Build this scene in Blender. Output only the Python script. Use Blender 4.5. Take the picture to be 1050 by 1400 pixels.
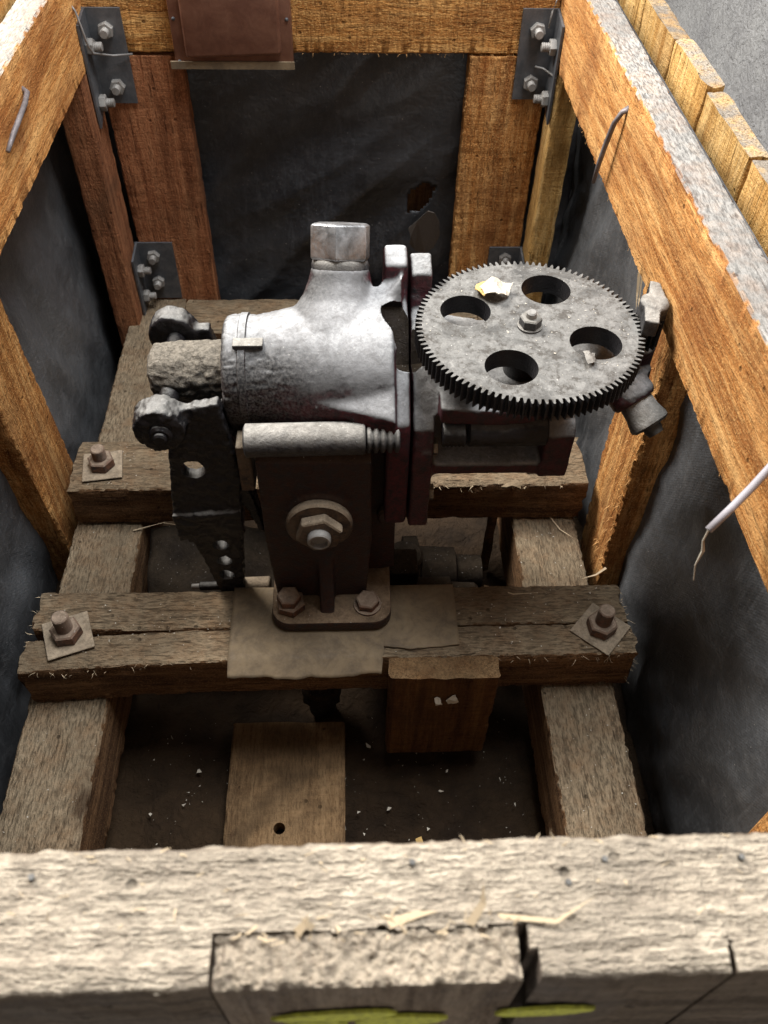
import bpy, bmesh, math, random
from mathutils import Vector, Matrix, noise
random.seed(7)
PI = math.pi
S = bpy.context.scene
COL = S.collection
for o in list(bpy.data.objects):
    bpy.data.objects.remove(o)

# ------------------------------------------------------------------ camera
def make_camera():
    p, y, r = math.radians(49.178), math.radians(-3.254), math.radians(1.711)
    cy, sy = math.cos(y), math.sin(y)
    Rz = Matrix(((cy, sy, 0), (-sy, cy, 0), (0, 0, 1)))
    B = Matrix(((1, 0, 0), (0, 0, -1), (0, 1, 0)))
    Rx = Matrix(((1, 0, 0), (0, math.cos(p), -math.sin(p)), (0, math.sin(p), math.cos(p))))
    Rr = Matrix(((math.cos(r), -math.sin(r), 0), (math.sin(r), math.cos(r), 0), (0, 0, 1)))
    R = Rr @ Rx @ B @ Rz                      # world -> camera, x right, y down, z forward
    F = Matrix(((1, 0, 0), (0, -1, 0), (0, 0, -1)))
    M = (F @ R).transposed().to_4x4()
    M.translation = (0, 0, 1)
    d = bpy.data.cameras.new('camera')
    o = bpy.data.objects.new('camera', d)
    COL.objects.link(o)
    o.matrix_world = M
    d.sensor_fit = 'VERTICAL'
    d.sensor_height = 36
    d.lens = 1163.1 / 1400 * 36
    d.clip_start = 0.02
    d.clip_end = 60
    d.dof.use_dof = True
    d.dof.focus_distance = 1.08
    d.dof.aperture_fstop = 9.0
    S.camera = o
make_camera()

# ------------------------------------------------------------------ light
w = bpy.data.worlds.new('World'); S.world = w; w.use_nodes = True
bg = w.node_tree.nodes['Background']
bg.inputs[0].default_value = (1.0, 0.97, 0.92, 1); bg.inputs[1].default_value = 0.125
def area(name, loc, target, sx, sy, power, col):
    d = bpy.data.lights.new(name, 'AREA'); d.shape = 'RECTANGLE'; d.size = sx; d.size_y = sy
    d.energy = power; d.color = col
    o = bpy.data.objects.new(name, d); COL.objects.link(o); o.location = loc
    o.rotation_euler = (Vector(target) - Vector(loc)).to_track_quat('-Z', 'Y').to_euler()
    return o
area('window_light', (-1.15, 1.85, 2.05), (0.1, 0.95, 0.2), 0.9, 0.8, 108, (1.0, 0.97, 0.92))
area('ceiling_light', (0.36, 1.05, 2.4), (0.0, 0.95, 0.0), 1.1, 0.8, 60, (0.94, 0.97, 1.0))
area('front_fill', (0.7, -2.3, 1.12), (-0.1, 1.5, 0.4), 1.6, 0.4, 14, (1.0, 0.95, 0.88))  # weak fill added behind the camera to lift the far rail
S.cycles.max_bounces = 5; S.cycles.diffuse_bounces = 2; S.cycles.glossy_bounces = 2; S.cycles.transmission_bounces = 1
vs = S.view_settings
vs.view_transform = 'Standard'; vs.look = 'None'; vs.exposure = 0.3; vs.gamma = 1.0; vs.use_curve_mapping = False

# ------------------------------------------------------------------ materials
class NT:
    def __init__(s, name):
        s.m = bpy.data.materials.new(name); s.m.use_nodes = True
        s.t = s.m.node_tree; s.b = s.t.nodes['Principled BSDF']
    def n(s, typ, **k):
        x = s.t.nodes.new(typ)
        for a, v in k.items():
            if a.startswith('i_'): x.inputs[a[2:].replace('_', ' ')].default_value = v
            else: setattr(x, a, v)
        return x
    def l(s, a, b): s.t.links.new(a, b)
    def coords(s, scale=(1, 1, 1), rnd=7.0):
        tc = s.n('ShaderNodeTexCoord'); oi = s.n('ShaderNodeObjectInfo')
        mu = s.n('ShaderNodeMath', operation='MULTIPLY'); mu.inputs[1].default_value = rnd
        s.l(oi.outputs['Random'], mu.inputs[0])
        ad = s.n('ShaderNodeVectorMath', operation='ADD')
        s.l(tc.outputs['Object'], ad.inputs[0]); s.l(mu.outputs[0], ad.inputs[1])
        s.base = ad.outputs[0]
        return s.scaled(scale)
    def scaled(s, scale):
        ml = s.n('ShaderNodeVectorMath', operation='MULTIPLY'); ml.inputs[1].default_value = scale
        s.l(s.base, ml.inputs[0]); return ml.outputs[0]
    def noise(s, vec, scale, detail=5, rough=.6, dist=0.0):
        x = s.n('ShaderNodeTexNoise'); x.inputs['Scale'].default_value = scale
        x.inputs['Detail'].default_value = detail; x.inputs['Roughness'].default_value = rough
        x.inputs['Distortion'].default_value = dist; s.l(vec, x.inputs['Vector']); return x.outputs['Fac']
    def ramp(s, fac, stops):
        x = s.n('ShaderNodeValToRGB'); e = x.color_ramp.elements
        while len(e) < len(stops): e.new(0.5)
        for q, (p, c) in zip(e, stops):
            q.position = p; q.color = (*c, 1) if not isinstance(c, (int, float)) else (c, c, c, 1)
        s.l(fac, x.inputs[0]); return x.outputs[0]
    def math(s, op, a, b=None, clamp=False):
        x = s.n('ShaderNodeMath', operation=op); x.use_clamp = clamp
        for i, q in enumerate((a, b)):
            if q is None: continue
            if isinstance(q, (int, float)): x.inputs[i].default_value = q
            else: s.l(q, x.inputs[i])
        return x.outputs[0]
    def mix(s, fac, a, b, typ='MIX'):
        x = s.n('ShaderNodeMix', data_type='RGBA', blend_type=typ)
        for i, q in ((0, fac), (6, a), (7, b)):
            if isinstance(q, (int, float)): x.inputs[i].default_value = q
            elif isinstance(q, tuple): x.inputs[i].default_value = (*q, 1)
            else: s.l(q, x.inputs[i])
        return x.outputs[2]
    def nz(s):
        g = s.n('ShaderNodeNewGeometry'); q = s.n('ShaderNodeSeparateXYZ')
        s.l(g.outputs['Normal'], q.inputs[0]); return q.outputs[2]
    def bump(s, h, strength=.5, dist=.002, prev=None):
        x = s.n('ShaderNodeBump'); x.inputs['Strength'].default_value = strength; x.inputs['Distance'].default_value = dist
        s.l(h, x.inputs['Height'])
        if prev is not None: s.l(prev, x.inputs['Normal'])
        return x.outputs[0]
    def done(s, col, rough=.8, metal=0.0, normal=None, spec=.3):
        for nm, q in (('Base Color', col), ('Roughness', rough), ('Metallic', metal), ('Specular IOR Level', spec)):
            if isinstance(q, (int, float)): s.b.inputs[nm].default_value = q
            elif isinstance(q, tuple): s.b.inputs[nm].default_value = (*q, 1)
            else: s.l(q, s.b.inputs[nm])
        if normal is not None: s.l(normal, s.b.inputs['Normal'])
        return s.m

def wood(name, axis, dark, mid, light, dust=None, dust_amt=0.0, dust_min=.35, saw=.5, spots=.6, stain=(0.10, 0.055, 0.03), stain_amt=.55, relief=1.0, speck=.8, dash=.5, dcon=.42, knots=.75):
    t = NT(name); A = 'xyz'.index(axis)
    def st(k, o=1.0):
        q = [o, o, o]; q[A] = k; return tuple(q)
    v = t.coords(st(.07)); base = t.base
    v2 = t.scaled(st(.22)); v3 = t.scaled(st(1.0, .16))
    streak = t.noise(v, 75, 4, .7, .6)
    fiber = t.noise(v2, 330, 2, .75, .3)
    fuzz = t.noise(base, 420, 1, .7)
    figure = t.noise(v, 17, 3, .55, 2.2)
    c = t.ramp(streak, [(.28, dark), (.46, mid), (.66, light)])
    c = t.mix(t.ramp(figure, [(.36, .75), (.50, .0)]), c, dark)
    c = t.mix(t.math('MULTIPLY', t.ramp(figure, [(.54, .0), (.70, 1.0)]), .6), c, light)
    c = t.mix(t.math('MULTIPLY', t.ramp(fiber, [(.36, 1.0), (.50, .0)]), .75 * speck), c, tuple(q * .42 for q in dark))
    c = t.mix(t.math('MULTIPLY', t.ramp(fuzz, [(.54, .0), (.68, 1.0)]), .65 * speck), c, tuple(min(.9, q * 1.25) for q in light))
    patch = t.noise(base, 5.5, 3, .65, .8)
    c = t.mix(t.math('MULTIPLY', t.ramp(patch, [(.46, .0), (.68, 1.0)]), stain_amt), c, stain)
    swn = t.noise(v3, 210, 2, .6, .3)
    c = t.mix(t.math('MULTIPLY', t.ramp(swn, [(.36, 1.0), (.5, 0.0)]), .5 * saw), c, tuple(q * .45 for q in dark))
    if dust:
        nz = t.nz()
        dn = t.noise(base, 30, 3, .75)
        up = t.math('MULTIPLY', t.ramp(nz, [(.45, .0), (.85, 1.0)]), dust_amt)
        f = t.math('MULTIPLY', up, t.ramp(dn, [(.34, dust_min), (.58, 1.0)]))
        dcol = t.mix(t.ramp(fiber, [(.36, .0), (.60, 1.0)]), tuple(q * dcon for q in dust), tuple(min(.92, q * 1.22) for q in dust))
        dcol = t.mix(t.math('MULTIPLY', t.ramp(patch, [(.40, .0), (.62, 1.0)]), .65), dcol, tuple(q * .58 for q in dust))
        c = t.mix(f, c, dcol)
    gap = t.math('MULTIPLY', t.ramp(t.noise(v, 210, 2, .6, .4), [(.30, 1.0), (.37, .0)]), dash)
    c = t.mix(gap, c, tuple(q * .25 for q in dark))
    vo = t.n('ShaderNodeTexVoronoi'); vo.inputs['Scale'].default_value = 30; t.l(base, vo.inputs['Vector'])
    sp = t.math('MULTIPLY', t.ramp(vo.outputs['Distance'], [(.05, 1.0), (.10, 0.0)]), spots)
    c = t.mix(sp, c, tuple(q * .18 for q in dark))
    kn = t.n('ShaderNodeTexVoronoi'); kn.inputs['Scale'].default_value = 6.0; t.l(t.scaled(st(.55)), kn.inputs['Vector'])
    c = t.mix(t.math('MULTIPLY', t.ramp(kn.outputs['Distance'], [(.04, 1.0), (.075, .45), (.13, .0)]), knots), c, tuple(q * .55 for q in dark))
    h = t.math('ADD', t.math('MULTIPLY', streak, .7), t.math('MULTIPLY', fiber, .8))
    h = t.math('ADD', h, t.math('MULTIPLY', fuzz, .35))
    h = t.math('ADD', h, t.math('MULTIPLY', swn, .7 * saw))
    h = t.math('SUBTRACT', h, t.math('ADD', sp, gap))
    oi = t.n('ShaderNodeObjectInfo'); c = t.mix(1.0, c, t.ramp(oi.outputs['Random'], [(.0, (.80, .76, .72)), (.5, (1.0, 1.0, 1.0)), (1.0, (1.08, 1.02, .94))]), 'MULTIPLY')
    nrm = t.bump(h, min(1, .85 * relief), .0042 * relief)
    return t.done(c, .86, 0, nrm, .15)

OR = dict(dark=(.25, .085, .02), mid=(.52, .228, .066), light=(.77, .445, .175))
RB = dict(dark=(.13, .046, .02), mid=(.28, .11, .05), light=(.40, .185, .09))
GB = dict(dark=(.060, .030, .015), mid=(.145, .075, .035), light=(.26, .15, .075))
DUST = (.245, .187, .122)
GREY = (.30, .285, .265)
W_or_x = wood('sawn_wood_x', 'x', (.30, .115, .028), (.58, .27, .075), (.78, .46, .17), dust=GREY, dust_amt=.9, saw=1.0, stain_amt=.25)
W_or_y = wood('sawn_wood_y', 'y', **OR, dust=GREY, dust_amt=1.0, dust_min=.85, saw=.25, stain_amt=.6, stain=(.22, .075, .025), relief=.8, speck=.6, dash=.35)
W_or_z = wood('sawn_wood_z', 'z', **OR, saw=.5, stain=(.17, .06, .02), stain_amt=.6)
W_rb_z = wood('redbrown_wood_z', 'z', **RB, saw=.4, speck=.55)
W_ye_z = wood('yellow_wood_z', 'z', (.38, .20, .055), (.62, .38, .13), (.78, .54, .24), dust=(.30, .27, .235), dust_amt=.95, stain_amt=.25, stain=(.3, .12, .03), speck=.5)
W_beam_x = wood('dusty_beam_x', 'x', **GB, dust=DUST, dust_amt=.97, dust_min=.55, stain=(.045, .025, .014), stain_amt=.4, relief=1.05, saw=.15, dash=.45)
W_beam_y = wood('dusty_beam_y', 'y', **GB, dust=DUST, dust_amt=.97, dust_min=.55, stain=(.045, .025, .014), stain_amt=.4, relief=1.05, saw=.35, dash=.35)
W_front_x = wood('bleached_wood_x', 'x', (.27, .215, .155), (.46, .385, .29), (.62, .545, .43), dust=(.47, .43, .37), dust_amt=.6, dust_min=.1, saw=.4, stain=(.23, .225, .22), stain_amt=.7, spots=.9, relief=1.2, speck=.5, dash=.35, dcon=.6)
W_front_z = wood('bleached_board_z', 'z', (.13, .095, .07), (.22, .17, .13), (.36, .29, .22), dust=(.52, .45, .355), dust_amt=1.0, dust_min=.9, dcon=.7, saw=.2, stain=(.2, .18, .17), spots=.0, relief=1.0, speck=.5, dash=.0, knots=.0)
W_front_shade = wood('bleached_top_shaded_front_x', 'x', (.10, .075, .055), (.18, .14, .105), (.28, .22, .17), dust=(.52, .455, .365), dust_amt=1.0, dust_min=.75, dcon=.6, saw=.4, stain=(.2, .18, .17), spots=.5, relief=1.3, speck=.4, dash=.3)  # dark base puts front-face shade and grime into colour; only the top is pale
W_block_z = wood('stained_block_z', 'z', (.055, .024, .010), (.135, .062, .024), (.20, .105, .042), dust=(.27, .175, .09), dust_amt=.8, stain_amt=.5, stain=(.04, .02, .012), speck=.4, dash=.2)
W_board_y = wood('floor_board_y', 'y', (.10, .055, .027), (.20, .125, .065), (.30, .20, .11), dust=(.22, .15, .085), dust_amt=.5, stain_amt=.85, stain=(.035, .022, .013), speck=.4, dash=.2)

def m_tarp(name, c1, c2, dusty):
    t = NT(name); v = t.coords((1, 1, 1), 3)
    a = t.noise(v, 3.2, 4, .6, .4); f = t.noise(v, 150, 2, .6)
    wx = t.n('ShaderNodeTexWave', wave_type='BANDS', bands_direction='Z'); wx.inputs['Scale'].default_value = 130
    wy = t.n('ShaderNodeTexWave', wave_type='BANDS', bands_direction='DIAGONAL'); wy.inputs['Scale'].default_value = 130
    t.l(v, wx.inputs['Vector']); t.l(v, wy.inputs['Vector'])
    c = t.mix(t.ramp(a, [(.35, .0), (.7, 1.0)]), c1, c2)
    vo = t.n('ShaderNodeTexVoronoi'); vo.inputs['Scale'].default_value = 60; t.l(v, vo.inputs['Vector'])
    c = t.mix(t.ramp(vo.outputs['Distance'], [(.03, 1.0), (.06, 0.0)]), c, (.30, .28, .25))
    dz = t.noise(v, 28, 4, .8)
    c = t.mix(t.math('MULTIPLY', t.ramp(dz, [(.50, .0), (.75, 1.0)]), dusty), c, (.20, .195, .19))  # grey clouds: dust, and part of the painted sheen
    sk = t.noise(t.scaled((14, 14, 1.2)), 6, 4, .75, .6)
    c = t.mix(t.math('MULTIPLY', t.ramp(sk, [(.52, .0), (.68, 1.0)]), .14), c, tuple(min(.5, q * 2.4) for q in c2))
    c = t.mix(t.ramp(t.noise(v, 300, 2, .8), [(.70, .0), (.74, .6)]), c, (.25, .24, .22))
    h = t.math('ADD', t.math('MULTIPLY', wx.outputs['Fac'], .5), t.math('MULTIPLY', wy.outputs['Fac'], .5))
    nb = t.bump(h, .35, .0006); nb = t.bump(t.math('ADD', a, f), .35, .004, nb)
    return t.done(c, t.ramp(f, [(.3, .38), (.7, .52)]), 0, nb, .6)
M_tarp = m_tarp('tarp', (.014, .015, .018), (.058, .061, .066), .14)  # paler patches put the diagonal sheen of the back tarp into its colour
M_tarp_side = m_tarp('painted_sheen_tarp', (.028, .029, .031), (.115, .118, .123), .30)  # lighter copy of the tarp, grey sheen from side light painted in

def m_cast(name, *a_, bmp=.7, spc=.25, **k_):
    return _cast(name, *a_, bmp=bmp, spc=spc, **k_)
def _cast(name, under, dust, grime=(.02, .018, .02), lo=.0, hi=.55, grease_x=None, dust_amt=1.0, rough=.75, blotch=.45, dirt=.35, midtone=None, mid_at=.12, bmp=.7, spc=.25, wob=1.1):
    t = NT(name); v = t.coords((1, 1, 1), 2)
    nz = t.nz()
    a = t.noise(v, 16, 4, .7, .6); f = t.noise(v, 95, 4, .8, .4); g = t.noise(v, 330, 2, .6)
    u = t.math('ADD', nz, t.math('MULTIPLY', t.math('SUBTRACT', a, .5), wob))
    fac = t.math('MULTIPLY', t.ramp(u, [(max(0, lo), .0), (hi, 1.0)]), dust_amt)
    base = t.mix(t.ramp(f, [(.4, .0), (.65, 1.0)]), under, grime)
    dc = t.mix(t.ramp(f, [(.30, .0), (.65, 1.0)]), tuple(q * .62 for q in dust), tuple(min(.95, q * 1.2) for q in dust))
    dc = t.mix(t.math('MULTIPLY', t.ramp(a, [(.5, .0), (.70, 1.0)]), blotch), dc, tuple(q * .3 for q in dust))
    d2 = t.noise(v, 60, 4, .85, .2)
    dc = t.mix(t.math('MULTIPLY', t.ramp(d2, [(.50, .0), (.62, 1.0)]), dirt), dc, tuple(q * k for q, k in zip(dust, (.34, .31, .28))))
    dc = t.mix(t.math('MULTIPLY', t.ramp(d2, [(.30, 1.0), (.42, .0)]), dirt), dc, tuple(min(.9, q * 1.55) for q in dust))
    if midtone: base = t.mix(t.ramp(u, [(mid_at, .0), (mid_at + .16, 1.0)]), base, t.mix(t.ramp(f, [(.35, .0), (.62, 1.0)]), midtone, tuple(q * .45 for q in midtone)))
    c = t.mix(fac, base, dc)
    if grease_x is not None:
        tc = t.n('ShaderNodeTexCoord'); q = t.n('ShaderNodeSeparateXYZ'); t.l(tc.outputs['Object'], q.inputs[0])
        k = t.math('ADD', q.outputs[0], t.math('MULTIPLY', t.math('SUBTRACT', a, .5), .12))
        k = t.ramp(t.math('MULTIPLY', t.math('SUBTRACT', k, grease_x), 10.0), [(.0, 1.0), (1.0, .0)])
        k2 = t.math('MULTIPLY', k, t.ramp(nz, [(.74, 1.0), (.98, .25)]))
        c = t.mix(t.math('MULTIPLY', k2, .85), c, t.mix(t.ramp(g, [(.4, .0), (.6, 1.0)]), (.014, .013, .013), (.085, .08, .075)))
    sp = t.ramp(g, [(.70, .0), (.76, 1.0)])
    c = t.mix(t.math('MULTIPLY', sp, t.math('MULTIPLY', fac, .6)), c, (.75, .72, .66))
    r = t.math('ADD', t.math('MULTIPLY', fac, .35), rough - .3)
    h = t.math('ADD', t.math('MULTIPLY', f, .8), t.math('MULTIPLY', g, .35))
    return t.done(c, r, 0, t.bump(h, bmp, .0026), spc)
M_cast = m_cast('dusty_cast_iron', (.075, .020, .024), (.40, .395, .395), lo=.40, hi=.96, grease_x=-.10, blotch=.3, dirt=.3, midtone=(.15, .146, .146), mid_at=.30, wob=.5, rough=.95, bmp=.38, spc=.12)
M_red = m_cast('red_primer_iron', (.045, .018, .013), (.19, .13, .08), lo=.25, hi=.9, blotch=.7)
M_grimy = m_cast('grimy_dark_iron', (.012, .009, .007), (.036, .026, .017), lo=.2, hi=.9, spc=.1)
M_gear = m_cast('dusty_gear_steel', (.02, .019, .02), (.165, .157, .145), lo=.2, hi=.7, rough=.58, blotch=.9, dirt=.85)
M_oily = m_cast('oily_black_iron', (.013, .012, .012), (.17, .162, .15), lo=.6, hi=1.1, rough=.5)
M_rod = m_cast('grey_rod_steel', (.06, .058, .058), (.27, .25, .222), lo=.25, hi=.9, rough=.7, blotch=.7)
M_dustiron = m_cast('dirt_coated_iron', (.11, .07, .045), (.30, .235, .165), lo=.0, hi=.6, rough=.8)
M_brownbolt = m_cast('rusty_bolt_steel', (.15, .065, .038), (.27, .20, .145), lo=.35, hi=1.0, rough=.7)

def m_metal(name, col, col2, rough=.45, metal=.8):
    t = NT(name); v = t.coords((1, 1, 1), 4)
    a = t.noise(v, 30, 6, .7, .4); f = t.noise(v, 220, 4, .7)
    c = t.mix(t.ramp(a, [(.38, .0), (.66, 1.0)]), col, col2)
    return t.done(c, t.ramp(f, [(.3, rough - .12), (.7, rough + .18)]), metal, t.bump(t.math('ADD', f, a), .25, .001), .4)
M_plate = m_metal('dull_steel_plate', (.075, .08, .088), (.14, .14, .145), .5, .45)
M_nut = m_metal('worn_bright_steel', (.48, .48, .49), (.15, .145, .14), .38, .85)
M_bolt = m_metal('galvanised_bolt', (.30, .285, .265), (.16, .145, .13), .6, .3)
M_cover = m_metal('copper_brown_sheet', (.13, .055, .035), (.20, .095, .06), .42, .25)
M_sheet = m_metal('dirty_sheet_metal', (.20, .145, .085), (.11, .08, .05), .75, .05)
M_nail = m_metal('weathered_nail', (.26, .23, .23), (.15, .13, .13), .55, .4)
M_wire = m_metal('thin_wire', (.30, .29, .28), (.20, .19, .18), .5, .5)
M_cable = NT('grey_cable').done((.36, .335, .355), .55, 0, None, .4)
M_white = NT('pale_flake').done((.50, .45, .37), .8)
M_yellowflake = NT('yellowed_flake').done((.55, .36, .13), .8)
M_splint = NT('pale_splinter').done((.52, .40, .26), .8)
M_splint_o = NT('orange_splinter').done((.50, .27, .10), .8)
def m_paint():
    t = NT('yellow_paint'); v = t.coords()
    f = t.noise(v, 240, 5, .7)
    return t.done(t.mix(t.ramp(f, [(.35, .0), (.6, 1.0)]), (.34, .33, .06), (.66, .66, .09)), .7, 0, t.bump(f, .5, .001))
M_paint = m_paint()
def m_grease():
    t = NT('dried_grease'); v = t.coords()
    a = t.noise(v, 45, 7, .7, 1.0); f = t.noise(v, 200, 4, .7, .5)
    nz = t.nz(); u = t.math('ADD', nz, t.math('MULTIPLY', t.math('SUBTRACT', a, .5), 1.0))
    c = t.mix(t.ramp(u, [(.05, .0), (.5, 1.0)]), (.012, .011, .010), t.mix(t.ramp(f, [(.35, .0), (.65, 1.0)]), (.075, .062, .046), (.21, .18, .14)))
    return t.done(c, t.ramp(u, [(.1, .3), (.5, .8)]), 0, t.bump(t.math('ADD', a, f), .9, .004), .5)
M_grease = m_grease()
def m_plaster(name, c1, c2, scale, dist):
    t = NT(name); v = t.coords((1, 1, 1), 0)
    a = t.noise(v, scale, 6, .6, 1.2); b = t.noise(v, scale * .12, 4, .6); f = t.noise(v, scale * 5, 3, .6)
    c = t.mix(t.ramp(b, [(.35, .0), (.65, 1.0)]), c1, c2)
    h = t.math('ADD', a, t.math('MULTIPLY', f, .2))
    return t.done(c, .9, 0, t.bump(h, 1.0, dist), .2)
M_wall = m_plaster('rough_plaster', (.25, .245, .245), (.33, .325, .32), 55, .014)
M_ground = m_plaster('oily_dirt', (.015, .009, .005), (.044, .026, .013), 60, .010)
M_concrete = m_plaster('concrete', (.45, .44, .43), (.56, .55, .53), 25, .004)

# ------------------------------------------------------------------ mesh helpers
def link(name, me, mat, parent=None, smooth=False):
    o = bpy.data.objects.new(name, me)
    COL.objects.link(o)
    if mat: me.materials.append(mat)
    if smooth:
        for p in me.polygons: p.use_smooth = True
    if parent: o.parent = parent
    return o
def obj(name, bm, mat, parent=None, smooth=False, sharp=None):
    bmesh.ops.recalc_face_normals(bm, faces=bm.faces)
    me = bpy.data.meshes.new(name); bm.to_mesh(me); bm.free()
    o = link(name, me, mat, parent, smooth)
    if sharp:
        for p in me.polygons: p.use_smooth = True
        me.set_sharp_from_angle(angle=math.radians(sharp))
    return o
def thing(name, label, cat, loc=(0, 0, 0), group=None):
    o = bpy.data.objects.new(name, None); COL.objects.link(o); o.location = loc; o.empty_display_size = .05
    o['label'] = label; o['category'] = cat
    if group: o['group'] = group
    return o
def tag(o, label, cat=None, group=None, kind=None):
    if label: o['label'] = label
    if cat: o['category'] = cat
    if group: o['group'] = group
    if kind: o['kind'] = kind
    return o
NB = bmesh.new
def frame(axis):
    a = Vector(axis).normalized()
    h = Vector((0, 0, 1)) if abs(a.z) < .9 else Vector((1, 0, 0))
    u = a.cross(h).normalized(); v = a.cross(u).normalized()
    return a, u, v
def rings(bm, pts, seg=32, axis=None, phase=0.0, caps=True):
    """pts: list of (centre, radius); a lofted tube along axis"""
    a, u, v = frame(axis if axis is not None else Vector(pts[-1][0]) - Vector(pts[0][0]))
    prev = None; first = None
    for c, r in pts:
        c = Vector(c)
        ring = [bm.verts.new(c + (u * math.cos(phase + 2 * PI * i / seg) + v * math.sin(phase + 2 * PI * i / seg)) * r) for i in range(seg)]
        if prev:
            for i in range(seg): bm.faces.new((prev[i], prev[(i + 1) % seg], ring[(i + 1) % seg], ring[i]))
        else: first = ring
        prev = ring
    if caps:
        bm.faces.new(first); bm.faces.new(list(reversed(prev)))
    return bm
def cyl(bm, p0, p1, r, r2=None, seg=28, bev=0.0, phase=0.0):
    p0, p1 = Vector(p0), Vector(p1); d = (p1 - p0).normalized(); r2 = r if r2 is None else r2
    if bev: pts = [(p0, r - bev), (p0 + d * bev, r), (p1 - d * bev, r2), (p1, r2 - bev)]
    else: pts = [(p0, r), (p1, r2)]
    return rings(bm, pts, seg, d, phase)
def lathe(bm, p0, axis, prof, seg=32, phase=0.0):
    p0 = Vector(p0); d = Vector(axis).normalized()
    return rings(bm, [(p0 + d * t, r) for t, r in prof], seg, d, phase)
def hexnut(bm, p0, axis, h, r, phase=0.0, ch=.12):
    d = Vector(axis).normalized(); p0 = Vector(p0); b = h * ch
    return rings(bm, [(p0, r * .94), (p0 + d * b, r), (p0 + d * (h - b), r), (p0 + d * h, r * .88)], 6, d, phase)
def thread(bm, p0, axis, length, r, pitch=.0022, seg=18):
    d = Vector(axis).normalized(); p0 = Vector(p0); n = max(2, int(length / pitch)); pts = []
    for i in range(n):
        pts += [(p0 + d * (i * pitch), r * .88), (p0 + d * ((i + .5) * pitch), r)]
    pts.append((p0 + d * (n * pitch), r * .85))
    return rings(bm, pts, seg, d)
def box(bm, x0, x1, y0, y1, z0, z1, M=None):
    vs = [Vector((x, y, z)) for x in (x0, x1) for y in (y0, y1) for z in (z0, z1)]
    if M: vs = [M @ q for q in vs]
    q = [bm.verts.new(p) for p in vs]
    for f in ((0, 1, 3, 2), (4, 6, 7, 5), (0, 4, 5, 1), (2, 3, 7, 6), (0, 2, 6, 4), (1, 5, 7, 3)): bm.faces.new([q[i] for i in f])
    return bm
def prism(bm, poly, d0, d1, axis='x'):
    """poly in the two other axes, extruded along axis"""
    def mk(p, t):
        if axis == 'x': return Vector((t, p[0], p[1]))
        if axis == 'y': return Vector((p[0], t, p[1]))
        return Vector((p[0], p[1], t))
    a = [bm.verts.new(mk(p, d0)) for p in poly]; b = [bm.verts.new(mk(p, d1)) for p in poly]
    bm.faces.new(a); bm.faces.new(list(reversed(b)))
    n = len(poly)
    for i in range(n): bm.faces.new((a[i], b[i], b[(i + 1) % n], a[(i + 1) % n]))
    return bm
def bevel(bm, w, seg=2, ang=30):
    bmesh.ops.recalc_face_normals(bm, faces=bm.faces)
    es = [e for e in bm.edges if len(e.link_faces) == 2 and e.calc_face_angle(0) > math.radians(ang)]
    bmesh.ops.bevel(bm, geom=es, offset=w, segments=seg, profile=.5, affect='EDGES'); return bm
def fbm(p, f, o=4): return noise.fractal(Vector(p) * f, 1.0, 2.0, o)

def beam_bm(bm, x0, x1, y0, y1, z0, z1, axis, n=60, k=6, amp=.0012, chip=.004, rad=.003, seed=0.0, endrough=.003, fn=None):
    """rough sawn timber: rounded rectangle section swept along axis with noise on faces, chipped arrises and ragged ends"""
    lo = (x0, y0, z0); hi = (x1, y1, z1); A = 'xyz'.index(axis); U, V = [i for i in range(3) if i != A]
    sec = []
    def side(u0, v0, u1, v1, nu, nv):
        for i in range(k): 
            t = i / k; sec.append((u0 + (u1 - u0) * t, v0 + (v1 - v0) * t, nu, nv, min(t, 1 - t) * 2))
    r = rad
    side(lo[U], lo[V] + r, lo[U], hi[V] - r, -1, 0)
    sec.append((lo[U], hi[V] - r, -.7, .7, 0)); side(lo[U] + r, hi[V], hi[U] - r, hi[V], 0, 1)
    sec.append((hi[U] - r, hi[V], .7, .7, 0)); side(hi[U], hi[V] - r, hi[U], lo[V] + r, 1, 0)
    sec.append((hi[U], lo[V] + r, .7, -.7, 0)); side(hi[U] - r, lo[V], lo[U] + r, lo[V], 0, -1)
    sec.append((lo[U] + r, lo[V], -.7, -.7, 0))
    prev = None; so = Vector((seed * 13.7, seed * 5.1, seed * 9.3)); first = None
    for i in range(n + 1):
        t = lo[A] + (hi[A] - lo[A]) * i / n; ring = []
        for (u, v, nu, nv, e) in sec:
            p = Vector((0, 0, 0)); p[A] = t; p[U] = u; p[V] = v
            q = Vector(p); q[A] *= .35
            d = amp * (fbm(q + so, 70) + .45 * fbm(q + so, 9))
            corner = max(0, 1 - e * 3.0)
            nn = fbm(p + so * 1.7, 30, 3); n2 = noise.noise((p + so) * 160)
            d -= chip * corner * (max(0, nn - .1) * .6 + (.55 * n2 if n2 > .25 else 0))
            p[U] += nu * d; p[V] += nv * d
            if i in (0, n):
                p[A] += endrough * fbm(p * 1.0 + so, 60) * (1 if i else -1)
            if fn: p = fn(p)
            ring.append(bm.verts.new(p))
        m = len(ring)
        if prev:
            for j in range(m): bm.faces.new((prev[j], prev[(j + 1) % m], ring[(j + 1) % m], ring[j]))
        else: first = ring
        prev = ring
    bm.faces.new(first); bm.faces.new(list(reversed(prev)))
    return bm
def beam(name, x0, x1, y0, y1, z0, z1, axis, mat, parent, **k):
    return obj(name, beam_bm(NB(), x0, x1, y0, y1, z0, z1, axis, **k), mat, parent, sharp=40)
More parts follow.
